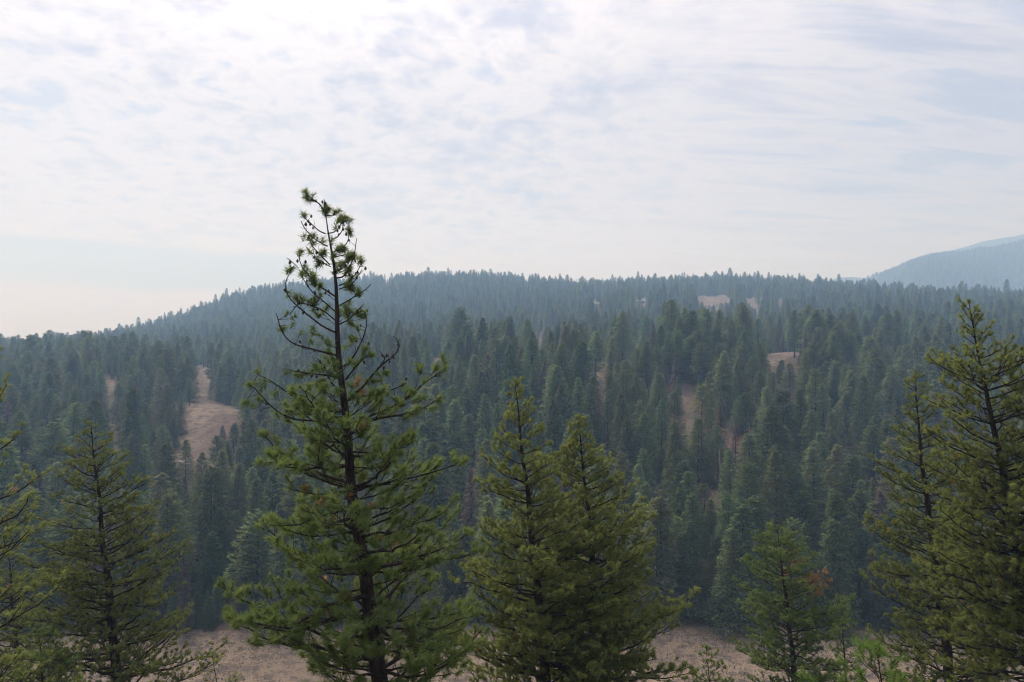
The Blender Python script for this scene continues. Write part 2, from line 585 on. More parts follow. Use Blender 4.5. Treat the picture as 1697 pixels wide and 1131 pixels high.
def build_mountain(D, crest, depth, seed):
    r = np.random.default_rng(seed)
    pxs = np.linspace(crest[0][0], crest[-1][0], 170)
    top = np.interp(pxs, [c[0] for c in crest], [c[1] for c in crest])
    ph = r.uniform(0, 6, 8)
    for q, (fr, am) in enumerate(((0.013, 2.5), (0.031, 1.6), (0.07, 0.8), (0.16, 0.4))):
        top += am * np.sin(pxs * fr + ph[q])
    xc = (pxs - CX) / FPX * D
    zc = np.maximum(CAMZ + (CY - top) / FPX * D, -18)
    rows = np.concatenate([np.linspace(-1, 0, 40), np.linspace(0, 1, 14)[1:]])
    V = np.zeros((len(rows), len(pxs), 3))
    for a, t in enumerate(rows):
        f = 1 - abs(t) ** 1.25
        gul = np.sin(xc * 0.008 + ph[4] + 2.0 * t) * 60 + np.sin(xc * 0.021 + ph[5] - 3 * t) * 11
        V[a, :, 0] = xc * (1 + t * depth / D * 0.9)
        V[a, :, 1] = D + t * depth
        V[a, :, 2] = -16 + (zc + 16) * f + gul * (4 * f * (1 - f)) * np.clip((zc + 18) / 200, 0, 1)
    idx = np.arange(V.shape[0] * V.shape[1]).reshape(V.shape[:2])
    F = np.stack([idx[:-1, :-1], idx[:-1, 1:], idx[1:, 1:], idx[1:, :-1]], -1).reshape(-1, 4)
    me = mk_mesh('mountain', V.reshape(-1, 3), [F], [M_MOUNT], True)
    obj('mountain', me, kind='structure')
    # seed points for its trees, on the side towards the valley
    n = 11000
    a = r.uniform(12, 39.9, n)
    b = r.uniform(0, len(pxs) - 1.01, n)
    a[:1800] = r.uniform(38.4, 39.6, 1800)
    a0, b0 = a.astype(int), b.astype(int)
    fa, fb = (a - a0)[:, None], (b - b0)[:, None]
    P = V[a0, b0] * (1 - fa) * (1 - fb) + V[a0 + 1, b0] * fa * (1 - fb) + V[a0, b0 + 1] * (1 - fa) * fb + V[a0 + 1, b0 + 1] * fa * fb
    return P[P[:, 2] > 20]


MT1 = build_mountain(2900, [(1230, 575), (1330, 535), (1400, 490), (1440, 466), (1500, 444), (1560, 427), (1620, 419), (1697, 410), (1850, 388), (2050, 380), (2250, 560)], 1000, 3)
build_mountain(4100, [(1120, 575), (1250, 520), (1380, 466), (1410, 462), (1440, 466), (1480, 446), (1550, 423), (1620, 403), (1697, 384), (1800, 380), (1950, 372), (2130, 560)], 850, 5)


# ------------------------------------------------------------------ valley conifers
def fir_crown(H, R, seed, style='fir', n_br=150, spray=26, size=1.0):
    r = np.random.default_rng(seed)
    t0 = {'fir': 0.03, 'pine': 0.22, 'thin': 0.10}[style]
    t = t0 + (0.985 - t0) * (np.arange(n_br) + r.uniform(0, 1, n_br)) / n_br
    t = t ** (1.0 if style != 'fir' else 0.92)
    az = np.arange(n_br) * 2.39996 + r.uniform(-0.5, 0.5, n_br)
    if style == 'fir':
        prof = np.minimum(1.0, 1.12 * (1 - t) ** 0.68) * np.minimum(1, 0.80 + t * 1.5)
    elif style == 'pine':
        prof = np.minimum(1.0, ((1 - t) / 0.78) ** 0.62) * np.clip((t - 0.12) / 0.25, 0.55, 1)
    else:
        prof = (1 - t) ** 0.9
    lobes = 1 + 0.18 * np.sin(az * 2 + seed) + 0.12 * np.sin(az * 3 + t * 21)
    L = R * prof * lobes * r.uniform(0.74, 1.12, n_br) + 0.2
    elev = np.radians({'fir': -4, 'pine': 8, 'thin': -8}[style] + 40 * t ** 3 + r.uniform(-9, 9, n_br))
    keep = r.random(n_br) > {'fir': 0.03, 'pine': 0.12, 'thin': 0.3}[style]
    bag = Bag()
    c, s = np.cos(az), np.sin(az)
    tot = np.maximum(6, (spray * (0.35 + L / R))).astype(int)
    for i in np.nonzero(keep)[0]:
        m = tot[i]
        u = r.uniform(0.12, 1.0, m) ** 0.75
        spread = (0.10 + 0.30 * np.sin(u * 2.6)) * L[i] * r.uniform(-1, 1, m)
        rad = u * L[i]
        up = rad * np.tan(elev[i]) - 0.22 * (rad / max(R, 1)) * rad * (0.5 if style == 'pine' else 1.0) + r.normal(0, 0.10 + 0.035 * L[i], m)
        z = t[i] * H + up
        if style == 'pine':
            z = z + 0.12 * L[i] * u
        P = np.stack([c[i] * rad - s[i] * spread, s[i] * rad + c[i] * spread, z], -1)
        da = az[i] + np.sign(spread) * r.uniform(0.1, 0.95, m)
        dz = r.uniform(-0.45, 0.30, m) + (0.35 if style == 'pine' else 0)
        d = unit(np.stack([np.cos(da), np.sin(da), dz], -1))
        side = unit(np.cross(d, np.stack([r.normal(0, 0.5, m), r.normal(0, 0.5, m), np.ones(m)], -1)))
        ln = size * r.uniform(0.45, 0.95, m)[:, None]
        wd = size * r.uniform(0.11, 0.21, m)[:, None]
        a = P - d * ln * 0.35
        b = P + side * wd
        cc = P + d * ln * 0.65
        e = P - side * wd
        V = np.stack([a, b, cc, e], 1).reshape(-1, 3)
        q = np.arange(m * 4).reshape(m, 4)
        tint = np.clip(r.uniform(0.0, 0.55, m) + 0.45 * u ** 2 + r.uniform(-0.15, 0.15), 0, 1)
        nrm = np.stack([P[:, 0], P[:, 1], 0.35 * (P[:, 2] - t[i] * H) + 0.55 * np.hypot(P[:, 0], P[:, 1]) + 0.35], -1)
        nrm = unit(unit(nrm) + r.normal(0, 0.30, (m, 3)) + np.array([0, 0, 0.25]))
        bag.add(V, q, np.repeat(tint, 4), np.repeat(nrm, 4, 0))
    # leader
    m = 14
    zz = H * r.uniform(0.93, 1.0, m)
    P = np.stack([r.normal(0, 0.10, m), r.normal(0, 0.10, m), zz], -1)
    d = unit(np.stack([r.normal(0, 0.4, m), r.normal(0, 0.4, m), np.ones(m)], -1))
    side = unit(np.cross(d, r.normal(0, 1, (m, 3))))
    V = np.stack([P - d * 0.2, P + side * 0.08, P + d * 0.4, P - side * 0.08], 1).reshape(-1, 3)
    bag.add(V, np.arange(m * 4).reshape(m, 4), np.full(m * 4, 0.7), np.tile(np.array([[0.2, -0.2, 0.9]]), (m * 4, 1)))
    return bag


def fir_trunk(H, seed, rr=0.022):
    r = np.random.default_rng(seed)
    t = np.linspace(-0.02, 0.97, 9)
    P = np.stack([0.004 * H * np.sin(t * 5 + seed), 0.004 * H * np.cos(t * 4 + seed), t * H], -1)[None]
    R = (rr * H * (1 - t) ** 0.9 * 0.75 + 0.02)[None]
    R[0, 0] *= 1.25
    return tubes(P, R, 7)


PROTO = []   # (kind, trunk mesh, crown mesh, height, radius)


def add_proto(kind, H, R, seed, style, mat, **kw):
    bag = fir_crown(H, R, seed, style, **kw)
    cm = bag.mesh('crown', [mat])
    V, F = fir_trunk(H, seed, 0.017 if style == 'fir' else 0.02)
    tb = Bag()
    tb.add(V, F)
    if style != 'fir':      # limbs show between the tufts
        r = np.random.default_rng(seed + 50)
        n = 34
        tt = r.uniform(0.2, 0.95, n)
        az = r.uniform(0, 6.28, n)
        L = R * 0.75 * (1 - tt) ** 0.6
        u = np.linspace(0, 1, 4)
        P = np.stack([np.cos(az)[:, None] * L[:, None] * u, np.sin(az)[:, None] * L[:, None] * u,
                      tt[:, None] * H + L[:, None] * 0.12 * u], -1)
        V2, F2 = tubes(P, np.repeat((0.07 * (1 - 0.8 * u))[None], n, 0), 4)
        tb.add(V2, F2)
    tm = tb.mesh('trunk', [M_FBARK], True)
    PROTO.append((kind, tm, cm, H, R))


add_proto('fir', 24, 5.6, 1, 'fir', M_FIR, n_br=209, spray=32)
add_proto('fir', 24, 5.0, 2, 'fir', M_FIR, n_br=220, spray=29)
add_proto('fir', 24, 6.2, 3, 'fir', M_FIR, n_br=198, spray=35)
add_proto('fir', 24, 5.4, 4, 'fir', M_FIR, n_br=203, spray=29)
add_proto('fir', 24, 4.4, 5, 'fir', M_FIR, n_br=209, spray=27)
add_proto('pine', 24, 5.4, 6, 'pine', M_BPINE, n_br=165, spray=40)
add_proto('pine', 24, 4.8, 7, 'pine', M_BPINE, n_br=148, spray=37)
add_proto('pine', 24, 5.9, 8, 'pine', M_BPINE, n_br=165, spray=43)
add_proto('dying', 22, 4.2, 9, 'thin', M_DYING, n_br=154, spray=27)
add_proto('dying', 22, 3.6, 10, 'thin', M_DYING, n_br=132, spray=24)
PKIND = [p[0] for p in PROTO]


def scatter():
    """jittered positions of all conifers on the opposite side of the valley"""
    out = []

    def region(y0, y1, st, um, keepf=1.0):
        xs = np.arange(-um * y1, um * y1, st)
        ys = np.arange(y0, y1, st)
        X, Y = np.meshgrid(xs, ys)
        X = X.ravel() + rng.uniform(-0.48, 0.48, X.size) * st
        Y = Y.ravel() + rng.uniform(-0.48, 0.48, Y.size) * st
        k = (np.abs(X / Y) < um) & (rng.random(X.size) < keepf)
        out.append(np.stack([X[k], Y[k]], -1))
    region(149, 345, 7.6, 0.86, 0.96)
    region(345, 520, 8.0, 0.84, 0.9)
    region(520, 950, 8.6, 0.82, 0.93)
    region(950, 1500, 9.6, 0.82, 0.95)
    n_y = 190
    out.append(np.stack([rng.uniform(-125, 125, n_y), 147.5 + rng.gamma(2.0, 2.0, n_y)], -1))
    P = np.concatenate(out)
    x, y = P[:, 0], P[:, 1]
    z = height(x, y)
    n = len(x)
    # size varies in patches
    patch = np.sin(x * 0.021 + 1.7) * np.sin(y * 0.027 + 0.4) + 0.6 * np.sin(x * 0.05 - y * 0.043)
    H = 19.5 + 2.3 * patch + rng.normal(0, 4.2, n)
    small = rng.random(n) < 0.14
    H[small] *= rng.uniform(0.35, 0.7, small.sum())
    H = np.clip(H, 5, 31)
    odd = rng.random(n) < 0.09
    H[odd & (y > 500)] *= rng.uniform(1.12, 1.3, (odd & (y > 500)).sum())
    shelf = (y > 335) & (y < 385) & (x / y > -0.08) & (x / y < 0.5)
    H[shelf] += 4.5
    # tall trees along the meadow edge
    edge = y < 162
    H[edge] = rng.uniform(14, 27, edge.sum())
    H[-n_y:] = rng.uniform(2.5, 9, n_y)
    pt = np.sin(x * 0.017 - 0.5) + np.sin(y * 0.019 + x * 0.008) + rng.normal(0, 0.9, n)
    kind = np.where(pt > 0.6, 1, 0)
    kind[(rng.random(n) < 0.065)] = 2
    keep = np.ones(n, bool)
    # thin belt right of the shelf where the ground shows between stems
    pxb, pyb = proj(x, y, z)
    for (poly, y0, y1), fr in ((SPARSE, 0.30), (SPARSE2, 0.4)):
        ins = inpoly(pxb, pyb, poly) & (y > y0) & (y < y1)
        keep &= ~(ins & (rng.random(n) > fr))
        kind[ins & (rng.random(n) < 0.6)] = 2
        for f in (0.45, 0.75):      # and few crowns from below stand in front of it
            qx, qy = proj(x, y, z + H * f)
            keep &= ~(inpoly(qx, qy, poly) & (y < y1) & (rng.random(n) > 0.45))
        H[ins] *= 0.85
    # shelf and far slope are more open
    open_ = (y > 338) & (y < 420) & (x / y > 0.05)
    keep &= ~(open_ & (rng.random(n) > 0.75))
    ridge = (y > 1150) & (np.sin(x * 0.045 + 2.0 * np.sin(x * 0.013)) + np.sin(x * 0.11 + y * 0.03) > 1.15)
    keep &= ~(ridge & (rng.random(n) > 0.3))
    dip = (y > 400) & (y < 500) & (x / y > 0.0) & (x / y < 0.45)
    keep &= ~(dip & (rng.random(n) > 0.7))
    # keep the bare patches in view: no tree stands on them nor hides them from across the valley
    for poly, y0, y1 in CLEAR:
        lucky = rng.random(n) > np.where(H < 8, 0.22, 0.025)
        # sample the trees' outlines: base, quarter, middle, near-top, sides
        for f in (0.0, 0.2, 0.4, 0.6, 0.8, 0.95):
            for sx in (-0.85, 0.0, 0.85):
                w = 0.15 * H * (1 - f) * sx
                qx, qy = proj(x + w, y, z + H * f)
                keep &= ~(inpoly(qx, qy, poly) & (y < y1) & lucky)
    x, y, z, H, kind = x[keep], y[keep], z[keep], H[keep], kind[keep]
    var = np.where(kind == 0, rng.integers(0, 5, len(x)), np.where(kind == 1, rng.integers(5, 8, len(x)), rng.integers(8, 10, len(x))))
    return x, y, z, H, kind, var


SX, SY, SZ, SH, SK, SV = scatter()


def visible_share():
    """how much of each tree shows from the photograph's side, painter's style, to pick the 300 that show largest"""
    W, Hh, q = 430, 290, 4.0
    buf = np.zeros((Hh, W), bool)
    vis = np.zeros(len(SX))
    order = np.argsort(SY)
    for i in order:
        if SY[i] > 460:
            break
        bx, by = proj(SX[i], SY[i], SZ[i])
        tx, ty = proj(SX[i], SY[i], SZ[i] + SH[i])
        hw = 0.16 * SH[i] * FPX / SY[i]
        r0, r1 = int(ty / q), int(by / q)
        cnt = 0
        for rr in range(max(r0, 0), min(r1, Hh - 1) + 1):
            f = (rr * q - ty) / max(by - ty, 1)
            a = int((bx - hw * f) / q)
            b = int((bx + hw * f) / q) + 1
            a, b = max(a, 0), min(b, W - 10)
            if b > a:
                row = buf[rr, a:b]
                cnt += (~row).sum()
                row[:] = True
        vis[i] = cnt
    return vis


VIS = visible_share()
VIS[(SY > 460)] = 0
pick = np.zeros(len(SX), bool)
for kk, lim in ((0, 290), (1, 170), (2, 45)):
    ids = np.nonzero((SK == kk) & (VIS > 3))[0]
    ids = ids[np.argsort(-VIS[ids])][:lim]
    pick[ids] = True

NAMES = {0: 'fir_tree', 1: 'pine_tree', 2: 'dying_conifer'}
LOOK = {0: 'dark green fir', 1: 'olive green pine', 2: 'brownish thin dying conifer'}


def zone(x, y, px):
    if y < 166:
        return 'along the back edge of the dry meadow', 'at the meadow edge'
    if y < 205:
        return 'packed on the foot of the slope behind the meadow', 'on the foot of the slope'
    if y < 255:
        return 'in the dense forest on the lower valley slope', 'on the lower slope'
    if px < 430:
        return 'among the bare tan gullies of the hillside', 'by the bare gullies'
    if y < 325:
        return 'on the upper valley slope below the grassy shelf', 'on the upper slope'
    return 'standing tall on the grassy shelf above the slope', 'on the grassy shelf'


proto_used = {}
for i in np.nonzero(pick)[0]:
    k, tm, cm, H0, R0 = PROTO[SV[i]]
    kk = int(SK[i])
    s = SH[i] / H0
    e = obj(NAMES[kk], None, loc=(SX[i], SY[i], SZ[i] - 0.1))
    e.rotation_euler = (rng.normal(0, 0.015), rng.normal(-0.02, 0.02), rng.uniform(0, 6.28))
    wx = rng.uniform(0.85, 1.35)
    e.scale = (s * wx, s * wx, s)
    px, _ = proj(SX[i], SY[i], SZ[i])
    zl, zg = zone(SX[i], SY[i], px)
    look = ('tall ' if SH[i] > 21.5 else 'small young ' if SH[i] < 10 else 'mid-sized ') + ('slender ' if SV[i] in (1, 4, 6, 9) else 'broad ') + LOOK[kk]
    tag(e, look + ' ' + zl, {0: 'fir tree', 1: 'pine tree', 2: 'dying tree'}[kk], look + 's ' + zg)
    to = obj('trunk', tm, e)
    co = obj('crown', cm, e)
    if SV[i] not in proto_used:
        proto_used[SV[i]] = (to, co)


def build_forest():
    """everything past those: one mass of trees, instanced on points"""
    rest = ~pick
    P = np.stack([SX[rest], SY[rest], SZ[rest] - 0.1], -1)
    sc_ = np.array([SH[i] / PROTO[SV[i]][3] for i in np.nonzero(rest)[0]])
    var = SV[rest]
    mt = MT1
    P = np.concatenate([P, mt])
    sc_ = np.concatenate([sc_, rng.uniform(0.75, 1.35, len(mt))])
    var = np.concatenate([var, rng.integers(0, 5, len(mt))])
    seq = sorted(proto_used)
    where = {v: i for i, v in enumerate(seq)}
    me = bpy.data.meshes.new('forest')
    me.vertices.add(len(P))
    me.vertices.foreach_set('co', P.astype(np.float32).ravel())
    a = me.attributes.new('variant', 'INT', 'POINT')
    a.data.foreach_set('value', np.array([where.get(v, 0) for v in var], np.int32))
    wide = sc_ * rng.uniform(0.82, 1.30, len(P)) * np.where(P[:, 1] > 600, 0.84, 1.0)
    a = me.attributes.new('size', 'FLOAT_VECTOR', 'POINT')
    a.data.foreach_set('vector', np.stack([wide, wide, sc_], -1).astype(np.float32).ravel())
    a = me.attributes.new('turn', 'FLOAT', 'POINT')
    a.data.foreach_set('value', rng.uniform(0, 6.28, len(P)).astype(np.float32))
    me.update()
    o = obj('forest', me, kind='stuff')
    tag(o, 'dense dark conifer forest covering the far hills', 'forest')
    ng = bpy.data.node_groups.new('forest_trees', 'GeometryNodeTree')
    ng.interface.new_socket('Geometry', in_out='INPUT', socket_type='NodeSocketGeometry')
    ng.interface.new_socket('Geometry', in_out='OUTPUT', socket_type='NodeSocketGeometry')
    N, Lk = ng.nodes, ng.links
    gi = N.new('NodeGroupInput')
    go = N.new('NodeGroupOutput')
    pal = seq + seq[::-1]       # same both ways round, so the join order does not matter
    join = N.new('GeometryNodeJoinGeometry')
    for v in pal:
        jj = N.new('GeometryNodeJoinGeometry')
        for ob in proto_used[v]:
            oi = N.new('GeometryNodeObjectInfo')
            oi.transform_space = 'ORIGINAL'
            oi.inputs['Object'].default_value = ob
            Lk.new(oi.outputs['Geometry'], jj.inputs[0])
        g2i = N.new('GeometryNodeGeometryToInstance')
        Lk.new(jj.outputs[0], g2i.inputs[0])
        Lk.new(g2i.outputs[0], join.inputs[0])
    iop = N.new('GeometryNodeInstanceOnPoints')
    Lk.new(gi.outputs[0], iop.inputs['Points'])
    Lk.new(join.outputs[0], iop.inputs['Instance'])
    iop.inputs['Pick Instance'].default_value = True

    def named(nm, dt):
        nd = N.new('GeometryNodeInputNamedAttribute')
        nd.data_type = dt
        nd.inputs['Name'].default_value = nm
        return nd.outputs['Attribute']
    Lk.new(named('variant', 'INT'), iop.inputs['Instance Index'])
    cmb = N.new('ShaderNodeCombineXYZ')
    Lk.new(named('turn', 'FLOAT'), cmb.inputs[2])
    Lk.new(cmb.outputs[0], iop.inputs['Rotation'])
    Lk.new(named('size', 'FLOAT_VECTOR'), iop.inputs['Scale'])
    Lk.new(iop.outputs[0], go.inputs[0])
    md = o.modifiers.new('trees', 'NODES')
    md.node_group = ng


build_forest()


# ------------------------------------------------------------------ standing dead snags
def snag(px, py_base, y, H, lean, label, seed):
    r = np.random.default_rng(seed)
    x = (px - CX) / FPX * y
    z = float(height(x, y))
    e = obj('dead_tree', None, loc=(x, y, z - 0.1))
    tag(e, label, 'dead tree')
    t = np.linspace(0, 1, 10)
    P = np.stack([lean * H * t + 0.05 * np.sin(t * 9), 0.03 * np.cos(t * 7), t * H], -1)
    V, F = tubes(P[None], (0.26 * (1 - t) ** 0.7 + 0.05)[None], 7)
    obj('trunk', mk_mesh('trunk', V, [F], [M_SNAG], True), e)
    for _ in range(9):
        tt = r.uniform(0.3, 0.97)
        az = r.uniform(0, 6.28)
        L = r.uniform(0.5, 1.7)
        b = np.array([lean * H * tt, 0, tt * H])
        d = np.array([math.cos(az), math.sin(az), r.uniform(-0.3, 0.2)])
        u = np.linspace(0, 1, 4)[:, None]
        Q = b + d * L * u - np.array([0, 0, 0.25]) * L * u ** 2
        V, F = tubes(Q[None], (0.06 * (1 - 0.75 * u[:, 0]))[None], 4)
        obj('branch', mk_mesh('branch', V, [F], [M_SNAG], True), e)


snag(1199, 850, 196, 19, -0.07, 'tall bare pale dead trunk leaning out of the thin belt of trees', 1)
snag(1472, 600, 352, 17, -0.06, 'slim bare dead trunk rising behind firs on the upper slope', 2)
snag(893, 600, 366, 21, -0.02, 'bare grey dead trunk in the gap between shelf firs', 3)
snag(1240, 800, 232, 13, 0.03, 'short grey dead trunk beside brownish dying conifers', 4)


# ------------------------------------------------------------------ far cabins
def cabin(px, y, w, d, h, roof_mat, wall_mat, label, turn):
    x = (px - CX) / FPX * y
    z = float(height(x, y))
    e = obj('cabin', None, loc=(x, y, z))
    e.rotation_euler = (0, 0, turn)
    tag(e, label, 'house')
    rh = h * 0.55
    V = np.array([(-w/2, -d/2, -1.5), (w/2, -d/2, -1.5), (w/2, d/2, -1.5), (-w/2, d/2, -1.5), (-w/2, -d/2, h), (w/2, -d/2, h), (w/2, d/2, h), (-w/2, d/2, h), (-w/2, 0, h + rh), (w/2, 0, h + rh)])
    me = mk_mesh('wall', V, [np.array([(0, 1, 5, 4), (2, 3, 7, 6)]), np.array([(1, 2, 6, 9, 5), (3, 0, 4, 8, 7)])], [wall_mat])
    wall = obj('wall', me, e)
    o = 0.6
    th = 0.22
    zs = rh / (d / 2)
    V = []
    for sgn in (-1, 1):
        ye = sgn * (d / 2 + o)
        ze = h - o * zs
        for xx in (-w/2 - o, w/2 + o):
            V += [(xx, 0, h + rh + 0.05), (xx, ye, ze + 0.05), (xx, 0, h + rh + 0.05 + th), (xx, ye, ze + 0.05 + th)]
    F = []
    for b in (0, 8):
        F += [(b, b + 1, b + 5, b + 4), (b + 2, b + 6, b + 7, b + 3), (b + 1, b + 3, b + 7, b + 5), (b, b + 2, b + 3, b + 1), (b + 4, b + 5, b + 7, b + 6)]
    obj('roof', mk_mesh('roof', np.array(V), [np.array(F)], [roof_mat]), e)
    glass = plain_material('dark_window_glass', (0.03, 0.035, 0.04, 1), 0.15, 0.1)
    trim = plain_material('window_trim', (0.7, 0.7, 0.68, 1), 0.6)
    for wx in (-w * 0.28, w * 0.28):
        Vb = np.array([(wx + a, -d/2 - 0.06 + c, 1.0 + b) for c in (0, 0.055) for a, b in ((-0.7, 0), (0.7, 0), (0.7, 1.2), (-0.7, 1.2))])
        win = obj('window', mk_mesh('window', Vb, [np.array([(0, 1, 2, 3), (0, 4, 5, 1), (1, 5, 6, 2), (2, 6, 7, 3), (3, 7, 4, 0)])], [trim]), e)
        Vp = np.array([(wx + a, -d/2 - 0.064, 1.0 + b) for a, b in ((-0.6, 0.1), (0.6, 0.1), (0.6, 1.1), (-0.6, 1.1))])
        obj('pane', mk_mesh('pane', Vp, [np.array([(0, 1, 2, 3)])], [glass]), win)


M_TEAL = plain_material('teal_metal_roof', (0.22, 0.42, 0.46, 1), 0.4)
M_WHITE = plain_material('pale_metal_roof', (0.75, 0.76, 0.78, 1), 0.4)
M_WALL = plain_material('weathered_siding', (0.30, 0.25, 0.21, 1), 0.8)
cabin(1061, 1005, 11, 7, 3.0, M_TEAL, M_WALL, 'small far cabin with pale teal metal roof among firs', 0.3)
cabin(989, 1001, 13, 6, 2.6, M_WHITE, M_WALL, 'long low far shed with pale grey roof among firs', -0.15)
cabin(1264, 994, 7, 5, 3.0, M_WHITE, plain_material('white_siding', (0.72, 0.72, 0.72, 1), 0.7), 'little white far shed beside the tan hilltop clearing', 0.4)


# ------------------------------------------------------------------ foreground ponderosa pines
ICO = None


def cone_mesh_parts():
    # a stubby pine cone, eight sided, three rings
    a = np.arange(7) / 7 * 2 * np.pi
    V = [(0, 0, -1.0)]
    for z, r in ((-0.6, 0.62), (0.0, 0.72), (0.6, 0.45)):
        for q in a:
            V.append((r * math.cos(q), r * math.sin(q), z))
    V.append((0, 0, 1.05))
    F = []
    for i in range(7):
        j = (i + 1) % 7
        F += [(0, 1 + j, 1 + i), (1 + i, 1 + j, 8 + j), (1 + i, 8 + j, 8 + i), (8 + i, 8 + j, 15 + j), (8 + i, 15 + j, 15 + i), (15 + i, 15 + j, 22)]
    return np.array(V), np.array(F)


CONE_V, CONE_F = cone_mesh_parts()


def needles(P, D_, nn, ln, wd, r, tint, bush=0.12):
    """P (m,3) tuft points, D_ (m,3) axes -> triangles"""
    m = len(P)
    D_ = unit(D_)
    A = unit(np.cross(D_, np.array([0.31, 0.52, 0.79]) + r.normal(0, 0.05, (m, 3))))
    B = np.cross(D_, A)
    th = np.radians(r.triangular(12, 52, 105, (m, nn)))
    ph = r.uniform(0, 2 * np.pi, (m, nn))
    dirs = (np.cos(th)[..., None] * D_[:, None] + np.sin(th)[..., None] * (np.cos(ph)[..., None] * A[:, None] + np.sin(ph)[..., None] * B[:, None]))
    back = r.uniform(0, 1, (m, nn)) ** 1.4 * bush
    org = P[:, None] - D_[:, None] * back[..., None]
    L = ln * r.uniform(0.72, 1.12, (m, nn)) * r.uniform(0.85, 1.15, (m, 1))
    tip = org + dirs * L[..., None]
    tip[..., 2] -= 0.12 * L * np.sin(th)            # long needles hang a little
    sd = unit(np.cross(dirs, r.normal(0, 1, (m, nn, 3)))) * (wd * 0.62)
    V = np.stack([org - sd, org + sd, tip], 2).reshape(-1, 3)
    F = np.arange(m * nn * 3).reshape(-1, 3)
    tn = np.repeat(np.clip(tint[:, None] + r.uniform(-0.15, 0.15, (m, nn)), 0, 1).ravel(), 3)
    nrm = unit(dirs * 0.7 + np.array([0, 0, 0.5]) + r.normal(0, 0.2, (m, nn, 3)))
    nrm = np.repeat(nrm.reshape(-1, 3), 3, 0)
    return V, F, tn, nrm


